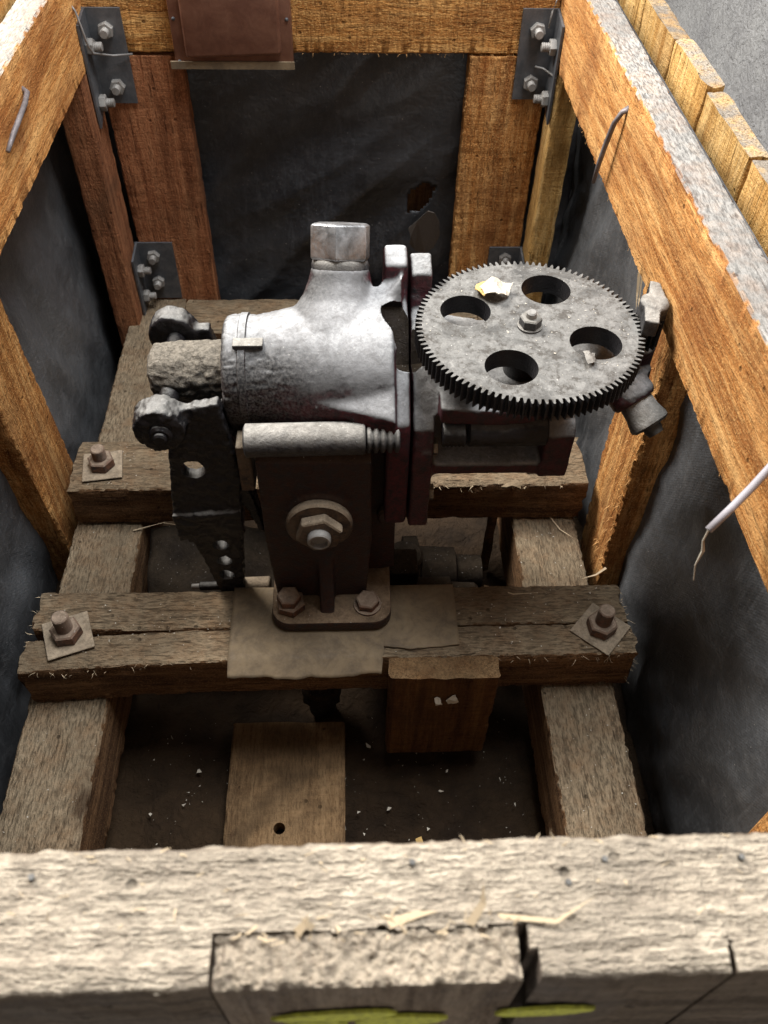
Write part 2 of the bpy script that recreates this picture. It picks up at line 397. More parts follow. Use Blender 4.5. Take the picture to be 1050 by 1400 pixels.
def tube(bm, pts, r, seg=10, taper=None):
    pts = [Vector(p) for p in pts]; prev = None; first = None
    ref = Vector((.31, .2, .93)).normalized()
    for i, p in enumerate(pts):
        d = (pts[min(i + 1, len(pts) - 1)] - pts[max(i - 1, 0)]).normalized()
        u = d.cross(ref).normalized(); v = d.cross(u)
        rr = r if taper is None else r * taper[i]
        ring = [bm.verts.new(p + (u * math.cos(2 * PI * j / seg) + v * math.sin(2 * PI * j / seg)) * rr) for j in range(seg)]
        if prev:
            for j in range(seg): bm.faces.new((prev[j], prev[(j + 1) % seg], ring[(j + 1) % seg], ring[j]))
        else: first = ring
        prev = ring
    bm.faces.new(first); bm.faces.new(list(reversed(prev))); return bm
def splinter(bm, p, d, length, width):
    d = Vector(d).normalized(); a, u, v = frame(d); p = Vector(p)
    b = [bm.verts.new(p + u * width * .5), bm.verts.new(p - u * width * .5), bm.verts.new(p + v * width * .35)]
    mid = p + d * length * .55 + u * random.uniform(-.15, .15) * length
    c = [bm.verts.new(mid + u * width * .35), bm.verts.new(mid - u * width * .35), bm.verts.new(mid + v * width * .25)]
    e = bm.verts.new(p + d * length + v * random.uniform(-.2, .2) * length)
    for i in range(3):
        j = (i + 1) % 3
        bm.faces.new((b[i], b[j], c[j], c[i])); bm.faces.new((c[i], c[j], e))
    bm.faces.new(b)
def splinters(name, spots, mat, parent, label=None):
    bm = NB()
    for p, d, l, wd in spots: splinter(bm, p, d, l, wd)
    o = obj(name, bm, mat, parent); o['kind'] = 'stuff'
    return o
def remesh(o, vox=.003, smooth=8, disp=None):
    m = o.modifiers.new('remesh', 'REMESH'); m.mode = 'VOXEL'; m.voxel_size = vox; m.use_smooth_shade = True
    if smooth:
        q = o.modifiers.new('smooth', 'SMOOTH'); q.factor = .5; q.iterations = smooth
    for i, (st, sc) in enumerate(disp or []):
        tx = bpy.data.textures.new(o.name + 'relief', 'CLOUDS'); tx.noise_scale = sc; tx.noise_depth = 3
        d = o.modifiers.new('relief', 'DISPLACE'); d.texture = tx; d.strength = st; d.mid_level = .5; d.texture_coords = 'GLOBAL'
    return o
def rnd(a, b): return random.uniform(a, b)

# ================================================================== setting
def plane(name, pts, mat):
    bm = NB(); bm.faces.new([bm.verts.new(p) for p in pts]); o = obj(name, bm, mat); o['kind'] = 'structure'; return o
plane('floor', [(-8, -6, -.34), (8, -6, -.34), (8, 10, -.34), (-8, 10, -.34)], M_concrete)
plane('wall', [(.86, -3, -.34), (.86, 6, -.34), (.86, 6, 3.2), (.86, -3, 3.2)], M_wall)
bm = NB()
bmesh.ops.create_grid(bm, x_segments=120, y_segments=120, size=.5)
for v_ in bm.verts:
    x, y = v_.co.x * 1.04 - .035, v_.co.y * 1.5 + .86
    v_.co = (x, y, -.262 + .012 * fbm((x, y, 0), 7) + .007 * fbm((x, y, 3), 34) + .03 * max(0, abs(x + .04) - .22))
tag(obj('crate_ground', bm, M_ground, None, True), None, kind='structure')

# ================================================================== crate
crate = thing('wooden_crate', 'open orange plank crate lined with black tarpaulin around the machine', 'crate')
RZ0, RZ1 = .402, .55
XL, XR, YB = -.432, .357, 1.55
o = beam('rail', XR, XR + .044, .16, YB + .05, RZ0, RZ1, 'y', W_or_y, crate, n=420, amp=.0008, chip=.005, seed=1)
tag(o, 'knotty orange right-hand rail with grey weathered top')
o = beam('rail', XL - .044, XL, .16, YB + .05, RZ0 - .004, RZ1 - .005, 'y', W_or_y, crate, n=360, seed=2, chip=.004, amp=.0008)
tag(o, 'orange left-hand rail with grey weathered top')
o = beam('rail', XL, XR, YB, YB + .04, .408, .575, 'x', W_or_x, crate, n=240, seed=3)
tag(o, 'sawn orange rail across the back')
def front_rail():
    bm = NB(); X0, X1, Y0, Y1 = -.47, .41, .0935, .161; nx, ny = 620, 46; g = []
    def slit(x, y):
        if -.0715 < x < .0840 + (.004 if y < .106 else 0) and y < .1182 + .0022 * fbm((x, 0, 5), 60, 3): return True
        return abs(x - .1815 - .002 * noise.noise(Vector((y * 200, 0, 0)))) < .0013 and y < .108
    for j in range(ny + 1):
        row = []
        for i in range(nx + 1):
            x, y = X0 + (X1 - X0) * i / nx, Y0 + (Y1 - Y0) * j / ny
            z = .5493 + .0016 * fbm((x * .2, y, 0), 120, 4) + .0012 * fbm((x, y, 2), 16, 3) + .0009 * fbm((x, y * .3, 4), 140, 2)
            if j > ny - 3: z -= (.0009, .0022, .0045)[j - ny + 2] * (.6 + .9 * abs(fbm((x, 1, 1), 50, 3)))
            if j < 3: z -= (.0050, .0022, .0008)[j] * (.6 + .9 * abs(fbm((x, 2, 1), 50, 3)))
            yy = y + (.0016 * fbm((x, 3, 1), 60, 3) if j in (0, ny) else 0)
            row.append(bm.verts.new((x, yy, z)))
        g.append(row)
    for j in range(ny):
        for i in range(nx):
            if slit(X0 + (X1 - X0) * (i + .5) / nx, Y0 + (Y1 - Y0) * (j + .5) / ny): continue
            bm.faces.new((g[j][i], g[j][i + 1], g[j + 1][i + 1], g[j + 1][i]))
    bmesh.ops.delete(bm, geom=[v for v in bm.verts if not v.link_faces], context='VERTS')
    r = bmesh.ops.extrude_edge_only(bm, edges=[e for e in bm.edges if e.is_boundary])
    for v in r['geom']:
        if isinstance(v, bmesh.types.BMVert): v.co.z = .402
    return obj('rail', bm, W_front_shade, crate, sharp=50)
o = front_rail()
tag(o, 'pale bleached front rail close to the viewer')

# back planks and corner studs
beam('plank', XL + .006, -.282, YB, YB + .035, -.21, .402, 'z', W_rb_z, crate, n=160, seed=5, chip=.003)
beam('plank', .213, XR - .004, YB, YB + .035, -.21, .404, 'z', W_or_z, crate, n=200, seed=6, chip=.004)
beam('stud', XR + .001, XR + .045, 1.488, YB, -.25, RZ0 - .002, 'z', W_ye_z, crate, n=60, seed=7)
beam('stud', XL - .050, XL - .001, 1.455, YB, -.25, RZ0 - .006, 'z', W_rb_z, crate, n=60, seed=8)
# side posts
def leanR(p):
    t = (p.z + .26) / .66
    return Vector((p.x, p.y + (.065 * (t - .65) if p.y > .9 else .035 * (t - .6)), p.z))
beam('post', XR + .046, XR + .098, .835, .968, -.26, .415, 'z', W_or_z, crate, n=200, k=8, chip=.010, amp=.002, seed=9, fn=leanR)
def leanL(p): return Vector((p.x, p.y - .10 * (p.z - .1), p.z))
beam('post', XL - .10, XL - .046, .885, 1.022, -.26, .415, 'z', W_or_z, crate, n=200, k=8, chip=.004, seed=10, fn=leanL)
beam('post', XR + .046, XR + .09, .18, .311, -.26, .415, 'z', W_or_z, crate, n=40, seed=11)

# outer boards: right, left, back, front
y = .085; i = 0
E_ = [.09, .255, .425, .595, .765, .935, 1.117, 1.281, 1.45, 1.625]
for a, b in zip(E_[:-1], E_[1:]):
    top = .535 + rnd(-.004, .006)
    beam('board', .464, .490, a + .003, b - .003 - rnd(0, .004), -.30, top, 'z', W_ye_z, crate, n=40, chip=.005, seed=20 + i, rad=.002); i += 1
for a, b in zip(E_[:-1], E_[1:]):
    top = .532 + rnd(-.004, .006)
    beam('board', -.566, -.540, a + .004, b - .003, -.30, top, 'z', W_ye_z, crate, n=40, chip=.005, seed=40 + i, rad=.002); i += 1
x = -.53
while x < .45:
    beam('board', x + .002, min(x + .158, .488), 1.652, 1.676, -.30, .53, 'z', W_block_z, crate, n=30, seed=60 + i); x += .16; i += 1  # dark wood on the back boards paints the gloom behind the tear
def front_board(x0, x1, z, sd):
    bm = NB(); nx, ny = int((x1 - x0) / .0013), 20; g = []; y0, y1 = .0935, .1178
    for j in range(ny + 1):
        row = []
        for k in range(nx + 1):
            x, y = x0 + (x1 - x0) * k / nx, y0 + (y1 - y0) * j / ny
            e = min(k, nx - k, j, ny - j)
            if j > ny - 3: e = 9
            rg = 1.0 if abs(x0 + .07) < .02 else .35
            dz = .0030 * rg * fbm((x, y, sd), 210, 3) + .0024 * rg * fbm((x, y, sd), 45, 2) - (.003 * (1 - e / 2) * (.5 + .5 * noise.noise(Vector((x * 90, y * 90, sd)))) if e < 2 else 0)
            if k < 4 or k > nx - 4: dz -= .004 * max(0, noise.noise(Vector((sd * 3.3, y * 120, k > 9))))
            row.append(bm.verts.new((x + (.001 * fbm((y, z, sd), 90) if k in (0, nx) else 0), y, z + dz)))
        g.append(row)
    for j in range(ny):
        for k in range(nx): bm.faces.new((g[j][k], g[j][k + 1], g[j + 1][k + 1], g[j + 1][k]))
    loop = g[0] + [r[-1] for r in g[1:]] + g[-1][-2::-1] + [g[j][0] for j in range(ny - 1, 0, -1)]
    low = [bm.verts.new((q.co.x, q.co.y, -.30)) for q in loop]
    for k in range(len(loop)):
        k2 = (k + 1) % len(loop); bm.faces.new((loop[k], low[k], low[k2], loop[k2]))
    bm.faces.new(low)
    return obj('board', bm, W_front_z if abs(x0 + .07) < .02 else W_front_shade, crate, sharp=50)
fx = [-.54, -.386, -.228, -.0725, .0795, .186, .33, .488]
for a, b in zip(fx[:-1], fx[1:]):
    front_board(a + .0028, b - .0008, .5475 if a == -.0725 else .4005, 80 + i); i += 1

# tarps
def tarp(name, P0, U, V, nu, nv, fold, hole=None, label=None, mat=None):
    bm = NB(); P0, U, V = Vector(P0), Vector(U), Vector(V); N = U.cross(V).normalized(); g = []
    for j in range(nv + 1):
        row = []
        for i in range(nu + 1):
            a, b = i / nu, j / nv
            row.append(bm.verts.new(P0 + U * a + V * b + N * fold(a, b, P0 + U * a + V * b)))
        g.append(row)
    for j in range(nv):
        for i in range(nu):
            if hole and hole((i + .5) / nu, (j + .5) / nv): continue
            bm.faces.new((g[j][i], g[j][i + 1], g[j + 1][i + 1], g[j + 1][i]))
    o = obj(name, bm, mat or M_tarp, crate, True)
    s_ = o.modifiers.new('thick', 'SOLIDIFY'); s_.thickness = .0012; s_.offset = -1
    tag(o, label); return o
def fold_side(sd):
    def f(a, b, p):
        q = Vector((p.y * 1.0 + p.z * .55, p.z * .5, sd))
        r_ = .012 * noise.noise(q * 5) + .0045 * (1 - abs(noise.noise(q * 9 + Vector((3, 1, 2)))) * 3) + .007 * noise.noise(q * 17) + .0016 * noise.noise(p * 60)
        return r_ * min(1, (1 - b) * 4) + .012 * math.exp(-((b - .25) / .2) ** 2)
    return f
tarp('tarp_lining', (.458, .13, -.29), (0, 1.5, 0), (0, 0, .78), 150, 84, lambda a, b, p: -max(-.004, fold_side(3.1)(a, b, p) + .004), label='black tarpaulin lining the right side, with a grey sheen in its colour', mat=M_tarp_side)
tarp('tarp_lining', (-.530, .13, -.29), (0, 1.5, 0), (0, 0, .78), 150, 84, lambda a, b, p: max(-.006, fold_side(9.4)(a, b, p) + .003), label='black tarpaulin lining the left side', mat=M_tarp_side)
def fold_back(a, b, p):
    q = Vector((p.x * .8 - p.z * .9, p.x * .3 + p.z * .4, 1.7))
    return .024 * noise.noise(q * 6.0) + .006 * (1 - abs(noise.noise(q * 8 + Vector((3, 1, 2)))) * 3) + .008 * noise.noise(q * 15) + .001 * noise.noise(p * 70)
def hole_back(a, b):
    x, z = -.53 + .985 * a, -.29 + .86 * b
    cx, cz = .146, .108
    dx, dz = (x - cx) - (z - cz) * .45, z - cz
    return (dx / .022) ** 2 + (dz / .034) ** 2 + .5 * noise.noise(Vector((x * 60, z * 60, 0))) < 1
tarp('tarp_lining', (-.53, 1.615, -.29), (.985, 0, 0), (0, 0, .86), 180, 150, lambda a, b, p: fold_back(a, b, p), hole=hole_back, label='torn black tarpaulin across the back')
# torn flap
def m_flap():
    t = NT('frayed_weave'); v = t.coords()
    wx = t.n('ShaderNodeTexWave', bands_direction='X'); wx.inputs['Scale'].default_value = 150
    wz = t.n('ShaderNodeTexWave', bands_direction='Z'); wz.inputs['Scale'].default_value = 150
    for q in (wx, wz): q.inputs['Distortion'].default_value = 2; t.l(v, q.inputs['Vector'])
    h = t.math('MULTIPLY', wx.outputs['Fac'], wz.outputs['Fac'])
    return t.done(t.mix(h, (.05, .042, .036), (.26, .22, .185)), .85, 0, t.bump(h, .6, .001))
bm = NB(); pts = [(.122, .062), (.140, .085), (.158, .108), (.172, .104), (.184, .080), (.188, .045), (.178, .012), (.160, -.002), (.140, .004), (.126, .024), (.128, .045)]
bm.faces.new([bm.verts.new((x, 1.580 - .02 * (z - .03) / .1 + .006 * noise.noise(Vector((x * 40, z * 40, 0))), z)) for x, z in pts])
bmesh.ops.triangulate(bm, faces=bm.faces)
fl = obj('tarp_flap', bm, m_flap(), crate); fl.modifiers.new('thick', 'SOLIDIFY').thickness = .0015
tag(fl, 'frayed brown flap hanging from the tear in the back tarpaulin')

# copper-brown sheet cover on the back rail
bm = NB(); box(bm, -.288, -.090, 1.524, 1.5485, .398, .58); bevel(bm, .002, 2)
cv = obj('cover_plate', bm, M_cover, crate, sharp=30); tag(cv, 'copper-brown pressed sheet cover on the back rail')
bm = NB(); prism(bm, [(-.268, .412), (-.108, .418), (-.108, .59), (-.268, .59)], 1.512, 1.5245, 'y'); bevel(bm, .006, 3); obj('raised_panel', bm, M_cover, cv, sharp=30)
for x_, z_ in ((-.281, .404), (-.281, .47), (-.097, .47), (-.281, .53)):
    bm = NB(); cyl(bm, (x_, 1.525, z_), (x_, 1.5215, z_), .003, seg=10, bev=.001); obj('rivet', bm, M_plate, cv, True)
bm = NB(); box(bm, -.296, -.088, 1.520, 1.5235, .393, .405, Matrix.Rotation(.0, 4, 'X')); obj('edge_strip', bm, M_sheet, cv)

# corner brackets with bolts
def bolt_bm(p, d, r=.0075, l=.026, nut=.0135, ph=0.0):
    d = Vector(d); p = Vector(p); bm = NB()
    hexnut(bm, p, d, .011, nut, ph); thread(bm, p + d * .009, d, l - .009, r, .003, 14); return bm
def bracket(x, sgn, z0, z1, label, w=.062, sw=.06, ys=(.016, .045), zs=None):
    """x: rail face, sgn: +1 the side leg faces +x"""
    bm = NB(); t = .004
    x1 = x + sgn * w
    box(bm, min(x, x1), max(x, x1), YB - .0012 - t, YB - .0012, z0, z1)
    a, b = x + sgn * .0012, x + sgn * (.0012 + t)
    poly = [(YB - .0013 - t, z0 + .004), (YB - .0013 - t, z1), (YB - sw, z1 - .008), (YB - sw, z0 - .02)]
    prism(bm, poly, a, b, 'x')
    br = obj('corner_bracket', bm, M_plate, crate); tag(br, label)
    for k, z in enumerate(zs or (z1 - .032, z0 + .030)):
        obj('bolt', bolt_bm((x + sgn * .034, YB - .0055, z), (0, -1, 0), ph=rnd(0, 1)), M_bolt, br, sharp=30)
        obj('bolt', bolt_bm((x + sgn * .0055, YB - .036, z - .016), (sgn, 0, 0), ph=rnd(0, 1)), M_bolt, br, sharp=30)
    return br
b1 = bracket(XR, -1, .335, .482, 'dark steel angle bracket in the far right corner')
b2 = bracket(XL, 1, .325, .478, 'dark steel angle bracket in the far left corner')
bracket(XL, 1, -.083, .048, 'dark steel angle bracket low on the left back plank', w=.075, zs=(.02, -.04))
bracket(XR, -1, -.083, .036, 'dark steel angle bracket low on the right back plank', w=.068, zs=(.012, -.04))
bm = NB(); tube(bm, [(XL - .004, 1.50, .50), (XL + .004, 1.495, .49), (XL + .012, 1.494, .44), (XL + .016, 1.500, .425), (XL + .04, 1.53, .41), (XL + .07, 1.542, .408)], .0018, 8); obj('wire', bm, M_wire, crate, True)
bm = NB(); tube(bm, [(XR - .001, 1.54, .51), (XR - .012, 1.53, .50), (XR - .018, 1.525, .485), (XR - .02, 1.525, .46)], .0015, 8); obj('wire', bm, M_wire, crate, True)
bm = NB(); tube(bm, [(XR - .030, 1.542, .392), (XR - .015, 1.538, .39), (XR - .002, 1.50, .392), (XR - .003, 1.49, .395)], .002, 8); obj('wire', bm, M_wire, crate, True)

# bent nails
def nail(pts, r, label):
    bm = NB(); tube(bm, pts, r, 10, [1.25] + [1] * (len(pts) - 2) + [.75]); tag(obj('nail', bm, M_nail, crate, True), label)
nail([(.360, 1.086, .522), (.352, 1.088, .516), (.346, 1.092, .50), (.343, 1.098, .47), (.342, 1.106, .44), (.342, 1.113, .408)], .0036, 'bent grey nail hammered over on the right rail')
nail([(XL - .002, 1.185, .50), (XL + .006, 1.18, .498), (XL + .010, 1.15, .497), (XL + .011, 1.11, .494), (XL + .011, 1.075, .490), (XL + .008, 1.05, .481)], .0036, 'bent nail on the left rail')

# nail holes in the front rail are small dark pegs, pit shade put into colour
for x_, y_ in ((-.165, .147), (.028, .149), (.128, .148), (.200, .147), (.107, .137)):
    bm = NB(); cyl(bm, (x_, y_, .5475), (x_ + .0005, y_, .5512), .0016, seg=10); obj('nail_hole_peg', bm, M_oily, crate)

# splinters
sp = []
for i_ in range(30):
    x_ = rnd(-.2, .24); sp.append(((x_, rnd(.154, .1595), .5485), (rnd(-1, 1) * 2, rnd(-.2, .5), rnd(.05, .3)), rnd(.003, .007), rnd(.0005, .0013)))
for i_ in range(34):
    x_ = rnd(-.06, .09); sp.append(((x_, rnd(.113, .124), .5495), (rnd(-1, 1), rnd(-.6, .8), rnd(.05, .6)), rnd(.003, .010), rnd(.0006, .0018)))
sp.append(((.055, .1185, .5495), (.35, .75, .55), .022, .005)); sp.append(((-.03, .117, .5495), (.5, .4, .6), .012, .005))
sp.append(((.015, .120, .5495), (.95, .2, .12), .026, .005)); sp.append(((.07, .122, .55), (.95, .12, .1), .05, .003)); sp.append(((-.022, .119, .5495), (-.5, .4, .6), .009, .004))
for i_ in range(40):
    x_ = rnd(-.2, .24); sp.append(((x_, rnd(.12, .158), .5500), (rnd(-1, 1), rnd(-.5, .5), rnd(.02, .2)), rnd(.002, .008), rnd(.0004, .0012)))
splinters('splinters', sp, M_splint, crate)
sp = []
for i_ in range(70):
    sp.append(((rnd(-.28, .35), YB - .001, .4085), (rnd(-1, 1), -.3, rnd(-1, -.1)), rnd(.002, .007), .0007))
for i_ in range(40):
    yy = rnd(.5, 1.5); sp.append(((XR + .001, yy, RZ0 + rnd(.0, .004)), (-.2, rnd(-1, 1) * 2, rnd(-1, -.2)), rnd(.003, .007), rnd(.0004, .0008)))
for i_ in range(70):
    zz = rnd(-.2, .38); sp.append(((.2135, YB - .0005, zz), (-.8, -.3, rnd(-1, .6)), rnd(.002, .007), .0007))
for i_ in range(60):
    zz = rnd(-.1, .3); sp.append(((XR + .0465, .835 + rnd(-.004, .05) + .035 * ((zz + .26) / .66 - .6), zz), (-.7, -.4, rnd(-1, .5)), rnd(.004, .016), rnd(.0006, .0016)))
splinters('splinters', sp, M_splint_o, crate)
bm = NB()   # long slivers peeled from post and rail
splinter(bm, (XR + .02, .868, .36), (-.05, -.05, -1), .12, .012); splinter(bm, (XR + .028, .872, .33), (.05, -.12, -1), .12, .007)
splinter(bm, (XR + .004, .905, .402), (.1, -.3, -1), .05, .008); splinter(bm, (XR + .006, .90, .403), (.1, -.4, -1), .06, .005)
tag(obj('splinters', bm, M_splint, crate), None, kind='stuff')

# yellow paint marks on the front of the boards
def paint(pts):
    bm = NB(); prism(bm, pts, .0905, .0922, 'y'); obj('paint_mark', bm, M_paint, crate)
def blob(cx, cz, rx, rz, tilt, sd):
    q = []
    for i in range(28):
        a = 2 * PI * i / 28; rr = 1 + .18 * noise.noise(Vector((math.cos(a) * 2, math.sin(a) * 2, sd)))
        x, z = rx * rr * math.cos(a), rz * rr * math.sin(a)
        q.append((cx + x * math.cos(tilt) - z * math.sin(tilt), cz + x * math.sin(tilt) + z * math.cos(tilt)))
    paint(q)
blob(-.012, .492, .032, .010, .10, 1); blob(-.022, .470, .016, .014, .1, 4); blob(.022, .476, .024, .0125, .05, 2); blob(.098, .487, .026, .0085, .08, 3)

# ================================================================== timber skid
skid = thing('timber_skid', 'dusty bolted timber base frame carrying the machine inside the crate', 'timber frame')
ZS = -.088
tag(beam('sleeper', -.458, -.347, .17, 1.548, -.205, ZS, 'y', W_beam_y, skid, n=380, k=7, chip=.006, seed=31), 'left lengthwise sleeper')
tag(beam('sleeper', .268, .374, .17, 1.548, -.215, ZS, 'y', W_beam_y, skid, n=380, k=7, chip=.007, seed=32), 'right lengthwise sleeper')
beam('cross_beam', -.3465, .2675, 1.43, 1.546, -.19, ZS + .001, 'x', W_beam_x, skid, n=70, seed=33)
tag(beam('cross_beam', -.449, .380, .917, 1.028, ZS + .004, -.001, 'x', W_beam_x, skid, n=300, k=8, chip=.009, amp=.0016, seed=34, endrough=.006), 'rear cross beam behind the pump foot')
bm = NB()
def splitf(p):   # the front half peels away from the rear half towards the left end
    t = max(0, min(1, (-.16 - p.x) / .28)); return Vector((p.x, p.y - .010 * t * t - .0008, p.z - .003 * t))
def splitr(p):
    t = max(0, min(1, (-.33 - p.x) / .12)); return Vector((p.x, p.y + .004 * t * t, p.z))
beam_bm(bm, -.448, .388, .602, .653, ZS + .004, .0, 'x', n=320, k=6, chip=.006, amp=.0018, seed=35, endrough=.008, rad=.002, fn=splitf)
beam_bm(bm, -.440, .384, .6535, .718, ZS + .004, .0, 'x', n=320, k=6, chip=.005, amp=.0018, seed=35.4, endrough=.008, rad=.002, fn=splitr)
tag(obj('cross_beam', bm, W_beam_x, skid, sharp=40), 'front cross beam, split lengthwise at its left end')
sp = []
for i_ in range(90):
    sp.append(((.383, rnd(.60, .66), rnd(-.08, .0)), (rnd(.2, 1), rnd(-.9, .2), rnd(-.9, .4)), rnd(.004, .02), rnd(.0004, .0009)))
for i_ in range(60):
    sp.append(((.384, rnd(.66, .718), rnd(-.05, .0)), (rnd(.3, 1), rnd(-.5, .5), rnd(-.6, .4)), rnd(.004, .012), rnd(.0005, .0012)))
for i_ in range(50):
    sp.append(((-.444, rnd(.59, .72), rnd(-.08, .0)), (-1, rnd(-.8, .4), rnd(-.5, .4)), rnd(.004, .012), rnd(.0005, .0012)))
for i_ in range(60):
    x_ = rnd(-.43, .38); sp.append(((x_, .6005 - (.009 if x_ < -.3 else 0), rnd(-.012, .0)), (rnd(-1, 1), -.5, rnd(-1, .0)), rnd(.003, .012), rnd(.0004, .0008)))
for i_ in range(18):
    sp.append(((rnd(.06, .37), .916, rnd(-.012, .0)), (rnd(-1, 1), -.5, rnd(-1, .2)), rnd(.003, .010), rnd(.0005, .0011)))
sp += [((.33, .928, ZS + .002), (.5, -1, .02), .07, .003), ((.19, .722, -.004), (.9, -.25, .12), .08, .003), ((-.36, .903, ZS + .003), (.9, .1, .1), .09, .002), ((.40, .80, -.07), (-.6, -.3, .15), .05, .004)]
splinters('splinters', sp, M_splint, skid)
def big_bolt(x, y, rot, tilt, label, h=.046):
    R = Matrix.Translation((x, y, 0)) @ Matrix.Rotation(tilt, 4, 'Y') @ Matrix.Rotation(rot, 4, 'Z')
    bm = NB(); thread(bm, (0, 0, .004), (0, 0, 1), h, .0112, .0032, 20); b = obj('anchor_bolt', bm, M_brownbolt, skid, sharp=30)
    tag(b, label)
    bm = NB(); box(bm, -.031, .031, -.031, .031, .0012, .0042); bevel(bm, .0008, 1); wsh = obj('square_washer', bm, M_dustiron, b)
    bm = NB(); hexnut(bm, (0, 0, .0046), (0, 0, 1), .017, .021, .3); obj('nut', bm, M_brownbolt, b, sharp=25)
    b.matrix_local = R
    return b
big_bolt(-.390, .645, .35, .0, 'anchor bolt with tilted square washer at the split beam end')
big_bolt(.343, .640, PI / 4 + .05, .0, 'anchor bolt with diamond-turned square washer at the front right')
big_bolt(-.401, .966, .15, .0, 'anchor bolt with square washer on the rear beam', .040)
big_bolt(.310, .975, .1, .0, 'anchor bolt with square washer on the rear beam, under the gear', .040)

# sheet metal under the pump foot, curled over the beam edge
bm = NB(); nx, ny = 70, 34; g = []
for j in range(ny + 1):
    row = []
    for i in range(nx + 1):
        x_ = -.170 + .314 * i / nx; t = j / ny
        front = .580 if x_ < .04 else .606
        front += .006 * fbm((x_, 0, 2), 18) + (.010 if x_ > .04 else 0)
        y_ = .720 + (front - .720) * t
        z_ = .0035 + .0015 * noise.noise(Vector((x_ * 22, y_ * 22, 0)))
        if y_ < .603: z_ -= (.603 - y_) * .55
        row.append(bm.verts.new((x_, y_, z_)))
    g.append(row)
for j in range(ny):
    for i in range(nx): bm.faces.new((g[j][i], g[j][i + 1], g[j + 1][i + 1], g[j + 1][i]))
o = obj('metal_sheet', bm, M_sheet, None, True); o.modifiers.new('thick', 'SOLIDIFY').thickness = .0015
tag(o, 'dirty tan metal sheet laid on the front beam beneath the pump foot', 'metal sheet')

# upright block in front of the beam, floor board, lath
o = beam('wood_block', .046, .194, .565, .598, -.215, .006, 'z', W_block_z, None, n=50, k=8, chip=.006, seed=51, endrough=.003)
tag(o, 'brown upright wood block against the front beam, two pale chips on it', 'wood block')
o = beam('loose_board', -.190, -.016, .30, .625, -.252, -.225, 'y', W_board_y, None, n=50, chip=.003, seed=52)
tag(o, 'stained plank with a bolt hole lying low behind the front rail', 'plank')
HB = o
o = beam('wood_lath', .232, .246, .925, .945, -.24, -.06, 'z', W_beam_x, None, n=30, chip=.004, seed=53)
tag(o, 'thin pale upright lath beneath the rear beam beside the right sleeper', 'lath')

# pipework half hidden below the beams
o = thing('pipe_fitting', 'dark dirty pipe and coupling lying between the two cross beams', 'pipe', (.05, .78, -.15))
L = lambda *p: tuple(a - b for a, b in zip(p, (.05, .78, -.15)))
bm = NB(); lathe(bm, L(.03, .79, -.13), (1, 0, 0), [(0, .03), (.03, .03), (.032, .042), (.055, .042), (.057, .034), (.125, .034), (.127, .026), (.165, .024), (.17, .02)], 28)
obj('pipe', bm, M_grimy, o, sharp=30)
bm = NB(); lathe(bm, L(-.02, .86, -.155), (1, 0, 0), [(0, .05), (.004, .058), (.03, .058), (.034, .048), (.10, .048), (.104, .062), (.128, .062), (.132, .045), (.19, .042), (.194, .03), (.235, .028)], 36); obj('pump_casing', bm, M_grimy, o, sharp=30)
bm = NB(); box(bm, -.065, -.02, .02, .10, -.10, .07); bevel(bm, .004); obj('casing_foot', bm, M_grimy, o)
bm = NB(); cyl(bm, L(.085, .85, -.20), L(.085, .85, -.09), .03, seg=24, bev=.004); obj('valve_body', bm, M_grimy, o, sharp=30)
bm = NB(); box(bm, *[q for q in (.00, .0505)], .0, .05, -.09, .10); bevel(bm, .004); obj('bracket_bar', bm, M_grimy, o)
o = thing('pipe_stub', 'short dark pipe stub with collar above the stained plank', 'pipe', (-.052, .665, -.2))
bm = NB(); lathe(bm, (0, 0, -.05), (0, 0, 1), [(0, .022), (.05, .022), (.052, .031), (.072, .031), (.074, .024), (.12, .024)], 28); obj('pipe', bm, M_grimy, o, sharp=30)
bm = NB(); hexnut(bm, (0, 0, -.01), (0, 0, 1), .02, .033); obj('collar', bm, M_grimy, o, sharp=25)
bm = NB(); nx = ny = 26; g = []
for j in range(ny + 1):
    row = []
    for i in range(nx + 1):
        x_ = -.335 + .21 * i / nx; t = j / ny; y_ = .745 + .17 * t
        row.append(bm.verts.new((x_, y_, -.16 + .06 * t + .022 * noise.noise(Vector((x_ * 18, y_ * 18, 4))))))
    g.append(row)
for j in range(ny):
    for i in range(nx): bm.faces.new((g[j][i], g[j][i + 1], g[j + 1][i + 1], g[j + 1][i]))
o = obj('crumpled_sheet', bm, M_grimy, None, True); o.modifiers.new('thick', 'SOLIDIFY').thickness = .0015
tag(o, 'dark crumpled sheet below the lever between the cross beams', 'metal sheet')
o = thing('small_rod', 'small pale rod with a head just behind the front beam', 'rod', (-.235, .735, -.012))
bm = NB(); cyl(bm, (0, 0, 0), (.014, 0, 0), .004, seg=14, bev=.001); obj('head', bm, M_bolt, o, sharp=30)
bm = NB(); cyl(bm, (.012, 0, 0), (.10, 0, .004), .0065, seg=14, bev=.001); obj('shaft', bm, M_oily, o, sharp=30)
bm = NB(); cyl(bm, (.07, 0, .002), (.115, 0, .004), .011, seg=14, bev=.002); obj('sleeve', bm, M_dustiron, o, sharp=30)

# ================================================================== geared pump
pump = thing('geared_pump', 'dusty grey cast-iron geared pump on a red-brown pedestal', 'machine')
AY, AZ = .800, .334
